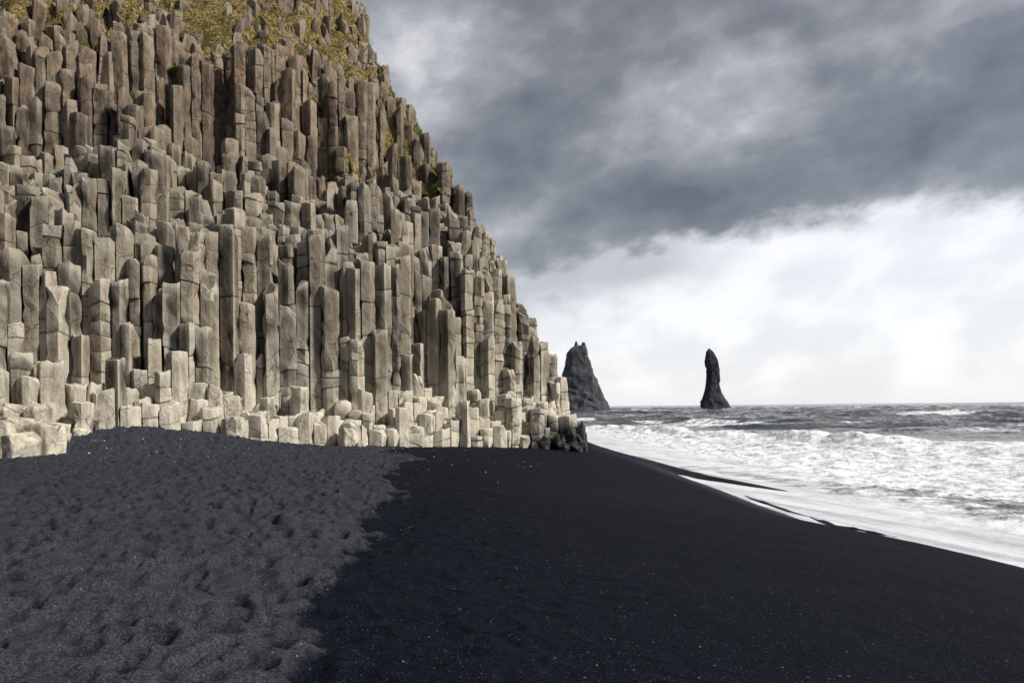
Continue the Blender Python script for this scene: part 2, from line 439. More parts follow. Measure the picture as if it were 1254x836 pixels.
gv = np.column_stack([GX[okg], GY[okg], GZ[okg]]); gg = np.clip(greenness(gv[:, 0], gv[:, 1])+.5*fbm(gv[:, 0]*.25, gv[:, 1]*.25, 30, 2), 0, 1)
ga = np.column_stack([gg, 0*gg, 0*gg, 1+0*gg])
sel = RNG.choice(len(gv), 42000); bs = gv[sel]+RNG.uniform(-.1, .1, (42000, 3)); nb_ = len(bs)
Lb = RNG.uniform(.08, .24, nb_)[:, None]; dr = RNG.normal(0, .5, (nb_, 3)); dr[:, 2] = np.abs(dr[:, 2])+.5; dr[:, 1] -= .3; dr /= np.linalg.norm(dr, axis=1)[:, None]
sv = np.cross(dr, RNG.normal(size=(nb_, 3))); sv /= np.linalg.norm(sv, axis=1)[:, None]
bv = np.stack([bs-sv*.03, bs+sv*.03, bs+dr*Lb], 1).reshape(-1, 3)
ba = np.column_stack([np.repeat(np.clip(gg[sel]+RNG.normal(0, .12, nb_), 0, 1), 3), np.zeros((nb_*3, 2)), np.ones(nb_*3)])
o = mesh_np('grass', np.concatenate([gv, bv]), GQ, cliff, M_GR, np.arange(nb_*3).reshape(-1, 3)+len(gv), {'col': np.concatenate([ga, ba])}, True, None, loc=(-8, 33, .8)); tag(o, kind='stuff')

# ------------------------------------------------------------------ loose boulders
def boulder(name, px, py, Y, w, h, label, group=None, wet=0.0, pale=1.0, sides=6, tilt=.25, dep=1.0, z=None, jag=0.0, tint=None):
    """a piece of broken column: faceted prism, tilted, edges worn"""
    if Y is None:
        X, Y = ground_pt(px, py, 1.0)
        for _ in range(30): X, Y = ground_pt(px, py, float(sand_z(X, Y)))
    else:
        X = ground_pt(px, 600, 0)[0]/ground_pt(px, 600, 0)[1]*Y
    zb = float(sand_z(X, Y)) if z is None else z
    ph = random.uniform(0, 2*pi)
    import bmesh
    bm = bmesh.new()
    R = w/2
    ring = []
    for lv, fr in ((0, .92), (.5, 1.03), (.86, 1.0), (1, .82)):
        for i in range(sides):
            a = ph+2*pi*i/sides+random.uniform(-.16, .16)
            r = R*fr*random.uniform(.86, 1.12)
            zz = h*lv + (random.uniform(-.5, .5)*tilt*h if lv > .4 else 0)
            if jag: zz += h*jag*random.uniform(-.6, .6)*(lv > .4); r *= random.uniform(1-jag*.5, 1+jag*.3)
            bm.verts.new((math.cos(a)*r, math.sin(a)*r*dep, zz-.12*h))
    res = bmesh.ops.convex_hull(bm, input=bm.verts[:]) if not jag else None
    if jag:
        bm.verts.ensure_lookup_table()
        for k in range(3):
            for i in range(sides):
                j = (i+1) % sides
                bm.faces.new([bm.verts[k*sides+i], bm.verts[k*sides+j], bm.verts[(k+1)*sides+j], bm.verts[(k+1)*sides+i]])
        top = bm.verts.new((random.uniform(-.3, .3)*R, random.uniform(-.3, .3)*R, h*(.95+jag*.8)))
        bm.verts.ensure_lookup_table()
        for i in range(sides): bm.faces.new([bm.verts[3*sides+i], bm.verts[3*sides+(i+1) % sides], top])
    else:
        bmesh.ops.delete(bm, geom=[v for v in bm.verts if not v.link_faces], context='VERTS')
        bmesh.ops.dissolve_limit(bm, angle_limit=radians(9), verts=bm.verts[:], edges=bm.edges[:])
        bmesh.ops.bevel(bm, geom=bm.edges[:], offset=min(w, h)*.07, segments=2, profile=.6, affect='EDGES', clamp_overlap=True)
    bmesh.ops.triangulate(bm, faces=bm.faces[:])
    for _ in range(3 if w > .4 else 2):
        es = [e for e in bm.edges if e.calc_length() > max(.06, w*.09)]
        if es: bmesh.ops.subdivide_edges(bm, edges=es, cuts=1)
        bmesh.ops.triangulate(bm, faces=bm.faces[:])
    bm.normal_update()
    co = np.array([v.co[:] for v in bm.verts]); no = np.array([v.normal[:] for v in bm.verts])
    sd_ = random.uniform(0, 50)
    nz = w*(.035*fbm(co[:, 0]/w*2+sd_, co[:, 1]/w*2, co[:, 2]/w*2, 3)+.02*fbm(co[:, 0]/w*7+sd_, co[:, 1]/w*7, co[:, 2]/w*7, 2))
    co += no*nz[:, None]
    for v, q in zip(bm.verts, co): v.co = q
    me = bpy.data.meshes.new(name); bm.normal_update(); bm.to_mesh(me); bm.free()
    me.polygons.foreach_set('use_smooth', np.full(len(me.polygons), True)); me.set_sharp_from_angle(angle=radians(42))
    ca = me.attributes.new('col', 'FLOAT_COLOR', 'POINT')
    ca.data.foreach_set('color', np.tile([random.random() if tint is None else tint, 0, wet, 1], (len(me.vertices), 1)).astype(np.float32).ravel())
    me.materials.append(M_BAS)
    ob = bpy.data.objects.new(name, me); COL.objects.link(ob); ob.location = (X, Y, zb)
    if name != 'stone' : pass
    tag(ob, label, 'rock' if w > .45 else 'stone', group)
    return ob
GP = 'boulders piled at the left foot of the cliff'
boulder('boulder', 27, 551, 21.3, 1.30, .85, 'pale hollowed boulder on the sand, lowest of the pile at the left edge', GP, tilt=.3, tint=.8)
boulder('boulder', 61, 545, 21.9, 1.10, 1.15, 'big rounded cream boulder forming the right side of the left pile', GP, tint=.9)
boulder('boulder', 4, 553, 21.0, .70, 1.2, 'pale upright block cut by the left edge of the photo', GP, tint=.8)
boulder('boulder', 22, 520, 22.4, 1.25, .5, 'flat pale slab lying on top of the left boulder pile', GP, z=2.35, tilt=.5, tint=.7)
boulder('boulder', 10, 500, 23.0, .95, .6, 'weathered pale block at the top of the left pile, against the columns', GP, z=2.75, tint=.7)
boulder('boulder', 47, 505, 23.2, .85, .75, 'squat pale block with a dark hollow, behind the big rounded boulder', GP, z=2.5, tint=.5)
boulder('stone', 80, 525, 24.3, .42, .30, 'small pale stone just right of the left boulder pile', 'small stones at the cliff foot', tint=.9)
boulder('stone', 98, 520, 24.9, .50, .28, 'low tan stone half sunk in the sand beside the pile', 'small stones at the cliff foot', tint=.5)
boulder('stone', 443, 549, 30.8, .46, .28, 'bright white stone lying on the sand before the middle columns', 'small stones at the cliff foot', tint=1.0)
boulder('stone', 518, 552, 33.5, .14, .10, 'tiny white pebble on dark sand below the cliff middle', 'small stones at the cliff foot', tint=1.0)
boulder('boulder', 287, 540, 28.2, .95, .95, 'pale broken block standing low between the left columns', 'broken blocks at the cliff foot', tint=.9)
boulder('boulder', 427, 545, 30.9, .95, .95, 'short cream block beside the white stone', 'broken blocks at the cliff foot', tint=.8)
GW = 'black wet rocks at the seaward corner'
for px, Y, w, h, lab in ((713, 39.6, .75, 1.3, 'tall jagged black wet rock, rightmost at the seaward corner of the cliff'),
                         (700, 39.0, .85, 1.0, 'black wet rock with a pointed top, left of the rightmost spike'),
                         (684, 38.6, .95, .65, 'low dark wet rock between the pale blocks and the black spikes'),
                         (666, 38.1, .95, .60, 'lowest black wet rock, farthest left of the dark corner rocks'),
                         (705, 38.3, 1.0, .45, 'flat ragged dark rock lying on the sand before the spikes'),
                         (690, 37.9, .7, .35, 'small dark rock on the sand before the low wet rock')):
    boulder('wet_rock', px, 550, Y, w, h, lab, GW, wet=1.0, jag=.55, sides=9)

# ------------------------------------------------------------------ sand
def fan(angs, rs, zf, drop=False):
    A, R = np.meshgrid(angs, rs); X = R*np.sin(A); Y = R*np.cos(A)
    return X, Y
def fan_mesh(name, X, Y, Z, mat, attr=None):
    nr, na = X.shape; i = np.arange(nr-1)[:, None]*na+np.arange(na-1)[None, :]
    Q = np.stack([i, i+1, i+na+1, i+na], -1).reshape(-1, 4)
    Q = Q[:, ::-1]
    V = np.column_stack([X.ravel(), Y.ravel(), Z.ravel()])
    return mesh_np(name, V, Q, None, mat, None, attr, True)
angs = np.radians(np.concatenate([np.arange(-180, -50, 2.0), np.arange(-50, 52, .105), np.arange(52, 181, 2.0)]))
rs = np.concatenate([[.02, .6, 1.2], np.geomspace(1.8, 60, 520), np.geomspace(61, 160, 40)])
X, Y = fan(angs, rs, None)
Z = sand_z(X, np.maximum(Y, -30))
# border of the dry, trodden sand
DRY = np.array([ground_pt(px, py, z) for px, py, z in ((478, 552, .85), (486, 575, 1.0), (492, 598, 1.05), (462, 640, 1.2), (440, 680, 1.3), (385, 740, 1.38), (350, 800, 1.42), (330, 850, 1.45), (300, 930, 1.45))])
DX = np.interp(Y, DRY[::-1, 1], DRY[::-1, 0])
edge = (X-DX) + .55*fbm(X*.45, Y*.30, 1.5, 2)*np.clip(Y/9, .35, 2.5) + .30*fbm(X*1.7, Y*1.3, 6.5, 4, .6)*np.clip(Y/9, .5, 2)
edge = edge + .38*fbm(X*3.8, Y*3.0, 2.5, 4, .65)*np.clip(Y/9, .5, 1.6)
drys = sstep(.10, -.10, edge)
drysoft = sstep(.5, -.9, edge)
# footprints and hummocks in the loose sand
def pits(X, Y, S, seed, rad, el=1.0):
    r = np.random.default_rng(seed); TX = r.random((256, 256, 3))
    gx = X/S; gy = Y/S; xi = np.floor(gx).astype(int); yi = np.floor(gy).astype(int); out = np.zeros_like(X)
    for i in (-1, 0, 1):
        for j in (-1, 0, 1):
            c = TX[(xi+i) & 255, (yi+j) & 255]
            ddx = gx-(xi+i+c[..., 0]); ddy = gy-(yi+j+c[..., 1]); th = c[..., 2]*6.28
            u = ddx*np.cos(th)+ddy*np.sin(th); v = -ddx*np.sin(th)+ddy*np.cos(th)
            d2 = (u/(rad*el))**2+(v/rad)**2; on = (c[..., 2]*7 % 1) > .25
            out += np.where(on, -np.exp(-d2**1.5*1.3)+.38*np.exp(-((np.sqrt(d2)-1.5)/.5)**2), 0)
    return out
wx = X+.12*fbm(X*2, Y*2, 0.3, 2); wy = Y+.12*fbm(X*2, Y*2, 7.3, 2)
near_f = np.clip(1.0-.012*Y, .4, 1)
rough = (.028*pits(wx, wy, .40, 5, .24, 1.5)+.018*pits(wx, wy, .25, 9, .24, 1.4)+.030*fbm(X*1.1, Y*1.1, 1.1, 3)+.020*fbm(X*4, Y*4, 1.9, 3))
inland = sstep(6, 9, shore_x(Y)-X)
Z = Z + rough*drysoft*2.8 + (1-drysoft)*(.012*fbm(X*1.2, Y*1.2, 4.0, 3)*sstep(1, 4, shore_x(Y)-X))
Z = Z + (1-drysoft)*drysoft*0 + .8*rough*(1-drysoft)*sstep(3.5, .2, edge)
Z = Z + .035*drys
m, t, b = material('black_sand')
geo = t.new('ShaderNodeNewGeometry'); P = geo.outputs['Position']
at = t.new('ShaderNodeAttribute', attribute_name='col'); sa = t.new('ShaderNodeSeparateColor'); t.l.new(at.outputs['Color'], sa.inputs[0])
dry_unshaded, shore_, speck_ = sa.outputs
nA = t.noise(P, 3.0, 5, .6); nB = t.noise(P, 55, 3, .75); nC = t.noise(P, .7, 3)
vg = t.new('ShaderNodeTexVoronoi', {'Vector': P, 'Scale': 95.0}, feature='F1'); sg = t.new('ShaderNodeSeparateColor'); t.l.new(vg.outputs['Color'], sg.inputs[0])
nB = t.math('ADD', t.math('MULTIPLY', t.ramp(nB, .36, .64), .3), t.math('MULTIPLY', sg.outputs[0], .7)); nB = t.math('POWER', nB, 1.4); cd = t.mix(nB, (.012, .013, .018), (.068, .073, .090)); cw = t.mix(nB, (.0006, .0010, .0028), (.0090, .0118, .0212))
cd = t.mix(t.ramp(nA, .35, .65), t.mix(.35, cd, (.02, .021, .026)), cd)
c = t.mix(dry_unshaded, cw, cd)  # dark end serves wet sand and the painted pit shade
v = t.new('ShaderNodeTexVoronoi', {'Vector': P, 'Scale': 32.0}, feature='F1')
sc_ = t.new('ShaderNodeSeparateColor'); t.l.new(v.outputs['Color'], sc_.inputs[0])
thr = t.math('ADD', .985, t.math('MULTIPLY', speck_, -.30))
g = t.math('MULTIPLY', t.math('GREATER_THAN', sc_.outputs[0], thr), t.ramp(v.outputs['Distance'], .30, .18))
v2 = t.new('ShaderNodeTexVoronoi', {'Vector': P, 'Scale': 60.0}, feature='F1')
sc2 = t.new('ShaderNodeSeparateColor'); t.l.new(v2.outputs['Color'], sc2.inputs[0])
g2 = t.math('MULTIPLY', t.math('GREATER_THAN', sc2.outputs[0], .88), t.ramp(v2.outputs['Distance'], .4, .2))
c = t.mix(t.math('MULTIPLY', g2, t.ramp(sc2.outputs[1], 0, 1, .05, .5, False)), c, (.15, .155, .17))
c = t.mix(t.math('MULTIPLY', g, t.ramp(sc_.outputs[1], 0, 1, .1, .9, False)), c, (.26, .265, .28))
t.l.new(c, b.inputs['Base Color'])
t.l.new(t.math('SUBTRACT', .9, t.math('MULTIPLY', shore_, .45)), b.inputs['Roughness'])
b.inputs['Specular IOR Level'].default_value = .06
h = t.math('ADD', t.math('MULTIPLY', nB, .5), t.math('MULTIPLY', t.noise(P, 14, 4, .6), .5))
h = t.math('ADD', h, t.math('MULTIPLY', g, .3))
bump(t, b, h, .8, .010)
speck = np.exp(-(((X+13)/6)**2+((Y-22.5)/4)**2))
shore = sstep(1.6, .1, shore_x(Y)-X)
drys = sstep(.10, -.10, edge-4*rough)
pit_shade = sstep(-.006, -.034, rough)*drysoft*sstep(40, 25, Y)  # shade of the pits, painted into the sand colour
A = np.column_stack([(drys*(1-.75*pit_shade)).ravel(), shore.ravel(), speck.ravel(), np.ones(X.size)])
# pebbles follow the same surface
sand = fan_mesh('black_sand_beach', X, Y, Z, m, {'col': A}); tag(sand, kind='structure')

# pebbles near the foot of the cliff (uncountable)
pm, t, b = material('pebble')
inf = t.new('ShaderNodeAttribute', attribute_name='col'); 
t.l.new(t.mix(inf.outputs['Color'], (.05, .05, .055), (.55, .53, .48)), b.inputs['Base Color']); b.inputs['Roughness'].default_value = .8
base = np.array([(1, 0, 0), (-1, 0, 0), (0, 1, 0), (0, -1, 0), (0, 0, 1), (0, 0, -1.)]); tr = np.array([(0, 2, 4), (2, 1, 4), (1, 3, 4), (3, 0, 4), (2, 0, 5), (1, 2, 5), (3, 1, 5), (0, 3, 5)])
PV = []; PT = []; PA = []; o_ = 0
for _ in range(1500):
    if random.random() < .8: x = random.gauss(-13.5, 4.0); y = random.gauss(23.0, 2.6)
    else: x = random.uniform(-18, 1); y = random.uniform(5, 38)
    if front_s(x, y) > .2 or x > shore_x(y)-1: continue
    r = random.choice((.010, .012, .014, .02, .035))*random.uniform(.7, 1.3)*(1 if y > 15 else .3)
    z = float(sand_z(x, y))+.035
    vv = base*np.array([random.uniform(.7, 1.4), random.uniform(.7, 1.4), random.uniform(.5, .9)])*r
    a = random.uniform(0, 6.28); R_ = np.array([[math.cos(a), -math.sin(a), 0], [math.sin(a), math.cos(a), 0], [0, 0, 1]])
    PV.append(vv@R_+np.array([x, y, z])); PT.append(tr+o_); o_ += 6; k = random.random()**2; PA.append(np.tile([k, k, k, 1], (6, 1)))
o = mesh_np('pebbles', np.concatenate(PV), None, None, pm, np.concatenate(PT), {'col': np.concatenate(PA)}, True)
tag(o, 'small pale pebbles strewn over the black sand near the cliff foot', 'pebbles', kind='stuff')

# ------------------------------------------------------------------ sea
CR = np.array([ground_pt(px, py, .75) for px, py in ((715, 518), (760, 520), (830, 524), (900, 527), (1000, 532), (1100, 536), (1254, 541))])
angs = np.radians(np.concatenate([np.arange(-35, -2, 1.0), np.arange(-2, 40, .07), np.arange(40, 100, 1.0)]))
rs = np.concatenate([np.geomspace(7, 140, 560), np.geomspace(141, 700, 170), np.geomspace(710, 12000, 60)])
X, Y = fan(angs, rs, None)
u = X-shore_x(Y)                                   # offshore distance
# signed distance beyond the breaker line (positive = seaward)
CX0, CY0 = CR[0]; CX1, CY1 = CR[-1]
cyl = np.interp(X, CR[:, 0], CR[:, 1]) if CR[0, 0] < CR[-1, 0] else None
slope = (CY1-CY0)/(CX1-CX0)
cyl = np.where(X > CX1, CY1+slope*.35*(X-CX1), cyl)
nrm = math.hypot(1, slope)
vS = (Y-cyl)/nrm*1.0 + 1.6*fbm(X*.12, Y*.12, 3.1, 3)
far = sstep(2, 30, vS)
crest = .78*np.where(vS > 0, np.exp(-(vS/3.5)**2), np.exp(-(vS/1.6)**2))*(.75+1.3*fbm(X*.16, Y*.16, 1.2, 3)+.25*np.abs(fbm(X*.9, Y*.7, 1.2, 4, .6)))
surf = sstep(1.0, 6, u)*sstep(2, -2, vS)
turb = surf*(.13*np.abs(fbm(X*.45, Y*.30, .7, 4))*2+.10*np.abs(fbm(X*1.3, Y*1.1, .2, 4, .6)))
second = .30*np.exp(-((vS+3.6+1.6*fbm(X*.12, Y*.12, 5.8, 3))/.9)**2)*sstep(4, 9, u)*(.6+1.6*fbm(X*.2, Y*.2, 2.2, 3)) + .22*np.exp(-((vS+7.5+1.2*fbm(X*.1, Y*.1, 8.8, 2))/1.4)**2)*sstep(4, 9, u)*(1+1.2*fbm(X*.3, Y*.3, 5.2, 2))
# swell
dirx, diry = .25, .97
w1 = .34*np.sin((X*dirx+Y*diry)*2*pi/23+2.2*fbm(X*.02, Y*.02, 0, 2)*3)
sw = far*1.7*(w1*(1+.8*fbm(X*.03, Y*.05, 2.2, 2)) + .42*fbm(X*.10, Y*.20, 1.4, 5, .6)+.55*fbm(X*.022, Y*.05, 5.4, 2))
Z = crest*sstep(3, 9, u)+turb+second+sw*np.clip(1.6-Y/900, .5, 1)
Z = Z + .035*fbm(X*1.1, Y*.9, 2.5, 3)*sstep(2, 8, u)
Z = Z*sstep(.0, 6, u)
# foam cover
foam = sstep(3.0, -.5, vS+1.4*fbm(X*.4, Y*.2, 9.1, 3))
def path_dist(X, Y, px):                              # grey, foam-poor lanes left by the backwash
    out = np.full(X.shape, 1e9)
    pts_ = [ground_pt(a, b_, 0) for a, b_ in px]
    for (x0, y0), (x1, y1) in zip(pts_[:-1], pts_[1:]):
        L2 = (x1-x0)**2+(y1-y0)**2; tt = np.clip(((X-x0)*(x1-x0)+(Y-y0)*(y1-y0))/L2, 0, 1)
        out = np.minimum(out, np.hypot(X-x0-tt*(x1-x0), Y-y0-tt*(y1-y0)))
    return out
lane = path_dist(X, Y, ((845, 572), (900, 580), (960, 589), (1020, 598), (1100, 606), (1180, 620), (1300, 640)))
wl = np.interp(X, [8, 11, 14, 20], [.7, 1.6, 3.6, 5.5])
wob = 1.6*fbm(X*.5, Y*.35, 4.1, 4, .65)
lanem = np.exp(-((lane+wob)/wl)**2)
swash = sstep(.25, 1.2, u)
foam = foam*(1-.52*lanem)*(1-.38*sstep(.6, -1.0, vS)*sstep(-5.5, -3.5, vS)*sstep(-.1, .2, fbm(X*.15, Y*.2, 6.1, 3)))
for v0, wd_ in ((-7.5, 1.5), (-13.5, 1.8), (-20, 2.2)):
    foam = foam*(1-.34*np.exp(-((vS-v0+1.3*fbm(X*.14, Y*.14, 1.9+v0, 3))/wd_)**2)*sstep(4, 8, u))
thin = 1-.30*sstep(2.2, .3, u+.0)*sstep(.3, .6, u)
foam = foam*thin
foam = np.where(u < .30, 1.0, foam)                    # bright lip of the swash
# outer whitecaps and drifting foam
cap = sstep(.08, .50, fbm(X*.035, Y*.10, 6.6, 4, .6)+.30*sstep(40, 8, vS)-.12*sstep(80, 260, Y))*far
cap2 = sstep(.16, .34, w1/.34*.2+fbm(X*.07, Y*.15, 3.6, 3)-.05)*sstep(60, 10, vS)*far*.7
foam = np.maximum(foam, np.maximum(cap*.75, cap2))
for sx, sy, ra, rb in ((128.6, 430, 13.5, 11), (30, 400, 36, 24)):        # wash around the stacks
    dd = np.hypot((X-sx)/ra, (Y-sy+4)/rb)+.35*fbm(X*.12, Y*.12, 2.2, 3)
    foam = np.maximum(foam, .95*sstep(1.45, 1.05, dd))
band = np.exp(-((Y-395-.12*X+14*fbm(X*.02, 0*X, 3.3, 2))/9)**2)*sstep(.0, .25, fbm(X*.02, Y*.02, 7.7, 3)+.12)
foam = np.maximum(foam, .8*band)
A = np.column_stack([foam.ravel(), sstep(1, 7, u).ravel(), np.clip(far, 0, 1).ravel(), np.ones(X.size)])
m, t, b = material('sea_water')
geo = t.new('ShaderNodeNewGeometry'); P = geo.outputs['Position']
at = t.new('ShaderNodeAttribute', attribute_name='col'); sa = t.new('ShaderNodeSeparateColor'); t.l.new(at.outputs['Color'], sa.inputs[0])
fo, dp, fr_ = sa.outputs
Pd = t.scale(P, (.8, 1, 1)); 
nf = t.noise(Pd, 1.3, 6, .68, .3); nfine = t.noise(P, 9, 5, .7); nbig = t.ramp(t.noise(t.scale(P, (.30, 1, 1)), .14, 6, .68), .38, .62)
cut = t.math('ADD', t.math('MULTIPLY', nf, .7), t.math('MULTIPLY', nfine, .3))
th = t.math('SUBTRACT', 1.0, fo)
lo = t.math('SUBTRACT', cut, t.math('MULTIPLY', th, .75))
fm = t.ramp(lo, -.03, .22)
fm = t.math('MULTIPLY', fm, t.ramp(fo, .02, .2))
wc = t.mix(nbig, (.014, .019, .026), (.105, .104, .104))
wc = t.mix(dp, (.10, .105, .115), wc)
sp_ = t.new('ShaderNodeSeparateXYZ', {0: P}); sx_, sy_ = sp_.outputs[0], sp_.outputs[1]
pe = t.math('ADD', t.math('MULTIPLY', sx_, .947), t.math('MULTIPLY', sy_, .32)); al = t.math('ADD', t.math('MULTIPLY', sx_, .32), t.math('MULTIPLY', sy_, -.947))
cs = t.new('ShaderNodeCombineXYZ', {0: t.math('MULTIPLY', pe, .9), 1: t.math('MULTIPLY', al, .13)})
strk = t.noise(cs.outputs[0], 1.2, 6, .7)
fc = t.mix(t.ramp(cut, .36, .58), (.30, .32, .36), (.82, .83, .85))
fc2 = t.mix(t.ramp(strk, .34, .60), (.36, .375, .41), (.66, .67, .70))
fc = t.mix(dp, fc2, fc)
t.l.new(t.mix(fm, wc, fc), b.inputs['Base Color'])
t.l.new(t.ramp(fm, 0, 1, .14, .75), b.inputs['Roughness'])
b.inputs['Specular IOR Level'].default_value = .5
hw = t.math('ADD', t.math('MULTIPLY', t.noise(t.scale(P, (.5, 1, 1)), .8, 6, .65), 1.0), t.math('MULTIPLY', nfine, .12))
n1_ = bump(t, None, t.noise(t.scale(P, (.4, 1, 1)), .10, 6, .7), .9, 3.0)
n1b = t.new('ShaderNodeMix', data_type='VECTOR'); t.l.new(fr_, n1b.inputs[0]); t.l.new(geo.outputs['Normal'], n1b.inputs[4]); t.l.new(n1_, n1b.inputs[5])
n2_ = bump(t, None, hw, .8, .18, n1b.outputs[1])
t.l.new(n2_, b.inputs['Normal'])
sea = fan_mesh('sea', X, Y, Z, m, {'col': A}); tag(sea, kind='structure')

# ------------------------------------------------------------------ sea stacks
m, t, b = material('stack_rock')
P = t.new('ShaderNodeNewGeometry').outputs['Position']
n = t.noise(t.scale(P, (1, 1, .5)), .22, 8, .68, .4); n2 = t.noise(P, .05, 4)
c = t.mix(t.ramp(n, .35, .68), (.012, .014, .021), (.060, .062, .075))
at = t.new('ShaderNodeAttribute', attribute_name='col'); sa = t.new('ShaderNodeSeparateColor'); t.l.new(at.outputs['Color'], sa.inputs[0])
c2 = t.mix(t.ramp(n, .35, .68), (.036, .038, .046), (.120, .119, .130))
c = t.mix(sa.outputs[0], c, c2)
t.l.new(c, b.inputs['Base Color']); b.inputs['Roughness'].default_value = .85; b.inputs['Specular IOR Level'].default_value = .2
bump(t, b, n, .9, 2.5)
M_ST = m
def stack(name, Y, prof, ybase, depth, hz, col, label, spikes=()):
    """prof: (photo y, left x, right x) rows; lofted as closed rings"""
    prof = sorted(prof); ys = [p[0] for p in prof]; NR = 90; NA = 72
    k = Y/F; V = []
    top = prof[0][0]
    for i in range(NR):
        f = (i/(NR-1))**1.0; py = top+(ybase-top)*f
        xl = np.interp(py, ys, [p[1] for p in prof]); xr = np.interp(py, ys, [p[2] for p in prof])
        cx = ((xl+xr)/2-627)*k; hw = (xr-xl)/2*k; z = (hz-py)*k+CZ
        a = np.linspace(0, 2*pi, NA, endpoint=False)
        ca, sa_ = np.cos(a), np.sin(a)
        ca = np.sign(ca)*np.abs(ca)**.85; sa_ = np.sign(sa_)*np.abs(sa_)**.85
        V.append(np.column_stack([cx+hw*ca, Y+(hw*depth+.0)*sa_, np.full(NA, z)]))
    V = np.concatenate(V)
    cx = V[:, 0].mean()
    dx = V[:, 0]-np.repeat([V[i*NA:(i+1)*NA, 0].mean() for i in range(NR)], NA); dy = V[:, 1]-Y
    q = .28*(np.abs(fbm(V[:, 0]*.09, V[:, 1]*.09, V[:, 2]*.06, 5, .6))-.18)+.10*fbm(V[:, 0]*.5, V[:, 1]*.5, V[:, 2]*.3, 3)
    q2 = .9*fbm(V[:, 0]*.35+5, Y*.1+V[:, 1]*.35, V[:, 2]*.22, 4, .6)
    V[:, 0] += dx*q*.35+np.sign(dx)*q2*np.clip(np.abs(dx)/3, 0, 1)*.6; V[:, 1] += dy*q*1.3; V[:, 2] += 1.1*fbm(V[:, 0]*.2, V[:, 1]*.2, V[:, 2]*.2, 3)*sstep(0, 8, V[:, 2])
    ii = np.arange(NA); jj = (ii+1) % NA
    Q = np.concatenate([np.column_stack([r*NA+ii, (r+1)*NA+ii, (r+1)*NA+jj, r*NA+jj]) for r in range(NR-1)])
    V = np.concatenate([V, V[:NA].mean(0)[None]]); T = np.column_stack([np.full(NA, len(V)-1), ii, jj])
    Vs = [V]; Qs = [Q]; Ts = [T]; o_ = len(V)
    for (sx, sy, sw_, sb) in spikes:                  # pinnacles on the summit: photo x, tip y, width, base y
        n_ = 12; rr = []
        for i in range(12):
            f = i/11; py = sy+(sb-sy)*f; hw = sw_/2*k*(.25+.75*f**.7)
            a = np.linspace(0, 2*pi, n_, endpoint=False)
            rr.append(np.column_stack([(sx-627)*k+hw*np.cos(a), Y+hw*np.sin(a)*1.3, np.full(n_, (hz-py)*k+CZ)]))
        W = np.concatenate(rr); W[:, :2] += .45*np.column_stack([fbm(W[:, 0]*.6, W[:, 1]*.6, W[:, 2]*.5, 3), fbm(W[:, 0]*.6+9, W[:, 1]*.6, W[:, 2]*.5, 3)])
        i2 = np.arange(n_); j2 = (i2+1) % n_
        Q2 = np.concatenate([np.column_stack([r*n_+i2, (r+1)*n_+i2, (r+1)*n_+j2, r*n_+j2]) for r in range(11)])+o_
        W = np.concatenate([W, W[:n_].mean(0)[None]+[0, 0, .3]]); Ts.append(np.column_stack([np.full(n_, len(W)-1), i2, j2])+o_)
        Vs.append(W); Qs.append(Q2); o_ += len(W)
    V = np.concatenate(Vs)
    A = np.tile([col, 0, 0, 1], (len(V), 1))
    o = mesh_np(name, V, np.concatenate(Qs), None, M_ST, np.concatenate(Ts), {'col': A}, True, radians(40), loc=((V[:, 0].min()+V[:, 0].max())/2, Y, 0))
    return tag(o, label, 'sea stack', 'sea stacks off the beach')
def z4(y): return 400+y/4.18
def x4(x): return 660+x/4.18
stack('sea_stack', 430, [(z4(y), x4(l), x4(r)) for y, l, r in ((110, 872, 876), (118, 866, 884), (127, 860, 892), (140, 857, 902), (165, 853, 915), (190, 853, 923), (215, 858, 925), (250, 861, 926), (290, 855, 924), (310, 853, 924), (335, 849, 932), (360, 842, 945), (385, 833, 962), (405, 829, 974), (428, 827, 987), (460, 822, 995))],
      z4(455), .75, 495.6, 0.0, 'slender dark rock needle standing alone in the sea, right of centre')
stack('sea_stack', 400, [(z4(y), x4(l), x4(r)) for y, l, r in ((100, 190, 246), (112, 165, 250), (130, 145, 250), (150, 143, 254), (170, 140, 264), (200, 136, 270), (220, 130, 276), (260, 118, 290), (310, 100, 314), (345, 80, 328), (375, 60, 342), (400, 40, 356), (432, 10, 372), (460, 0, 380))],
      z4(458), .6, 497.0, .55, 'broad grey sea stack with twin pinnacles, half hidden behind the cliff corner',
      spikes=((x4(193), z4(74), 7, z4(135)), (x4(210), z4(94), 8, z4(135)), (x4(231), z4(80), 11, z4(140))))

# ------------------------------------------------------------------ sky
SUN_EL, SUN_AZ = 42.0, 108.0                           # azimuth clockwise from +Y
wd = bpy.data.worlds.new('World'); SC.world = wd; wd.use_nodes = True
wd.node_tree.nodes.clear(); t = NT(wd.node_tree)
out = t.new('ShaderNodeOutputWorld')
sk = t.new('ShaderNodeTexSky', sky_type='NISHITA', sun_disc=False, sun_elevation=radians(SUN_EL), sun_rotation=radians(SUN_AZ))
bg1 = t.new('ShaderNodeBackground', {'Color': sk.outputs[0], 'Strength': .025})
D = t.new('ShaderNodeTexCoord').outputs['Generated']
sp = t.new('ShaderNodeSeparateXYZ', {0: D}); dx, dy, dz = sp.outputs
AZ = t.math('MULTIPLY', t.math('ARCTAN2', dx, dy), 180/pi); EL = t.math('MULTIPLY', t.math('ARCSINE', dz), 180/pi)
comb = t.new('ShaderNodeCombineXYZ', {0: t.math('MULTIPLY', AZ, .085), 1: t.math('ADD', t.math('MULTIPLY', EL, .14), t.math('MULTIPLY', AZ, -.012)), 2: 3.7})
C2 = comb.outputs[0]
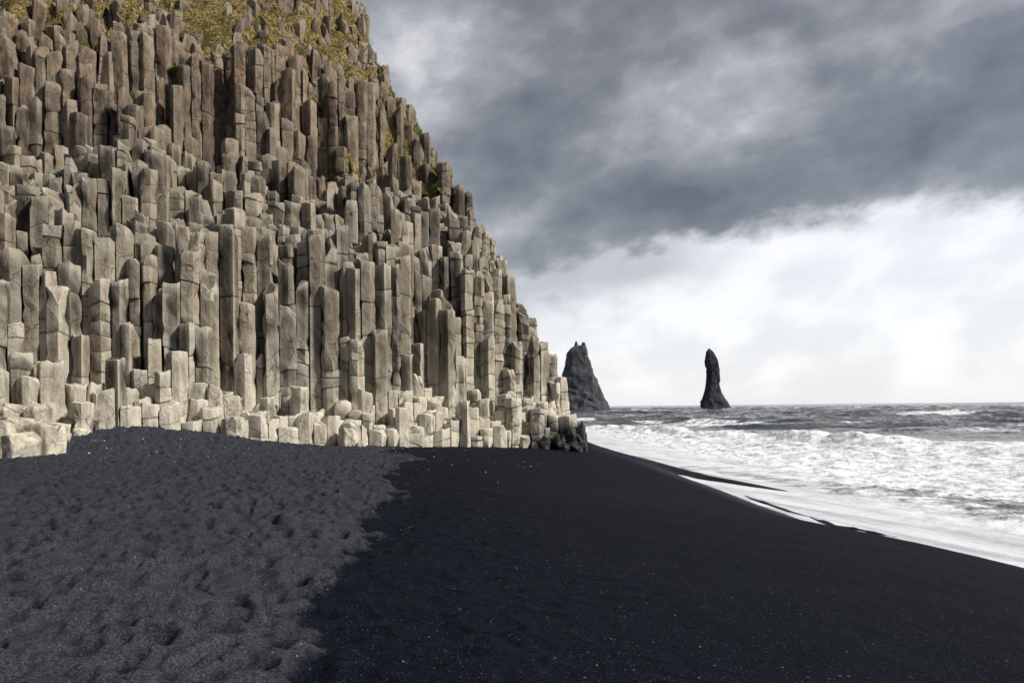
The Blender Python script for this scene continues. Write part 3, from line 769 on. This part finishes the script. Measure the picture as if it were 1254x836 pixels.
na = t.noise(C2, .8, 7, .55, .15); nb = t.noise(C2, 2.6, 7, .54, .1); nc = t.noise(C2, .35, 3, .5)
# lower edge of the cloud deck: rises to the right
eb = t.math('ADD', 9.3, t.math('MULTIPLY', AZ, t.math('SUBTRACT', .30, t.math('MULTIPLY', AZ, .0053))))
eb = t.math('ADD', eb, t.math('MULTIPLY', t.math('SUBTRACT', nb, .5), 5.0))
dl_ = t.math('SUBTRACT', EL, eb)
deck = t.mix(t.ramp(AZ, 2, 14), (0, 0, 0), (1, 1, 1)); deck = t.math('ADD', t.math('MULTIPLY', t.ramp(dl_, -.9, 1.5), t.ramp(AZ, 2, 14)), t.math('MULTIPLY', t.ramp(dl_, -2.0, 2.6), t.ramp(AZ, 14, 2)))
fr2 = t.math('MULTIPLY', t.ramp(t.math('ADD', t.math('SUBTRACT', EL, eb), t.math('MULTIPLY', t.math('SUBTRACT', na, .5), 9.0)), -4.5, -.3), t.ramp(AZ, 22, 8, 0, .62))
deck = t.math('MAXIMUM', deck, fr2)
n_ = t.math('ADD', t.math('MULTIPLY', na, .65), t.math('MULTIPLY', nb, .35))
def blob(a, e, ra, re, amp):
    q = t.math('ADD', t.math('POWER', t.math('ABSOLUTE', t.math('DIVIDE', t.math('SUBTRACT', AZ, a), ra)), 2), t.math('POWER', t.math('ABSOLUTE', t.math('DIVIDE', t.math('SUBTRACT', EL, e), re)), 2))
    return t.math('MULTIPLY', t.math('EXPONENT', t.math('MULTIPLY', q, -1)), amp)
val = t.math('MULTIPLY', t.math('SUBTRACT', n_, .5), 3.4)
for bl in ((-8, 24, 5, 5, .42), (-5, 27, 9, 3, .15), (-1, 19, 7, 3, -.35), (17, 22, 6, 2.5, .25), (31, 19.5, 12, 3.6, -.32), (12, 16, 9, 2.5, -.22), (36, 29.5, 4, 2.0, .95), (5, 30, 16, 3, -.12), (24, 27, 6, 3, -.15), (20, 17, 9, 2, -.15), (-2, 12, 8, 2.5, .12)):
    val = t.math('ADD', val, blob(*bl))
cd = t.new('ShaderNodeValToRGB'); t.l.new(t.ramp(val, -.8, .9, smooth=False), cd.inputs[0])
e = cd.color_ramp.elements; e[0].position = .05; e[0].color = (.105, .107, .114, 1); e[1].position = 1; e[1].color = (.74, .73, .74, 1)
k = cd.color_ramp.elements.new(.40); k.color = (.205, .207, .215, 1)
k = cd.color_ramp.elements.new(.68); k.color = (.378, .38, .394, 1)
low = t.mix(t.ramp(t.noise(C2, 1.6, 6, .5), .38, .62), (.78, .78, .81), (.93, .92, .93))
low = t.mix(t.ramp(EL, 3.0, .0, 0, .5), low, (.78, .80, .86))
cl = t.mix(deck, low, cd.outputs[0])
# behind the viewer and overhead: an even bright overcast
back = t.ramp(t.math('ABSOLUTE', AZ), 50, 90)
over = t.ramp(EL, 38, 62)
cl = t.mix(t.math('MAXIMUM', back, over), cl, (.20, .205, .225))
cl = t.mix(t.ramp(EL, -.2, -2), cl, (.12, .13, .15))
bg2 = t.new('ShaderNodeBackground', {'Color': cl, 'Strength': .97})
ad = t.new('ShaderNodeAddShader'); t.l.new(bg1.outputs[0], ad.inputs[0]); t.l.new(bg2.outputs[0], ad.inputs[1]); t.l.new(ad.outputs[0], out.inputs[0])

L = bpy.data.lights.new('sun', 'SUN'); L.energy = 5.4; L.angle = radians(6); L.color = (1, .945, .86)
so = bpy.data.objects.new('sun', L); COL.objects.link(so)
so.rotation_euler = (radians(90-SUN_EL), 0, radians(180-SUN_AZ))
# the lamp shines along its -Z: place it so light comes from azimuth SUN_AZ
from mathutils import Vector
dv = Vector((math.sin(radians(SUN_AZ))*math.cos(radians(SUN_EL)), math.cos(radians(SUN_AZ))*math.cos(radians(SUN_EL)), math.sin(radians(SUN_EL))))
so.rotation_euler = dv.to_track_quat('Z', 'Y').to_euler()

cam = bpy.data.cameras.new('camera'); co_ = bpy.data.objects.new('camera', cam); COL.objects.link(co_)
co_.location = (0, 0, CZ); co_.rotation_euler = (radians(90), ROLL, 0)
cam.sensor_width = 36; cam.lens = 36*F/1254; cam.shift_y = 80/1254; cam.clip_end = 30000; cam.clip_start = .05
SC.camera = co_
SC.view_settings.view_transform = 'Standard'; SC.view_settings.look = 'None'; SC.view_settings.exposure = 0
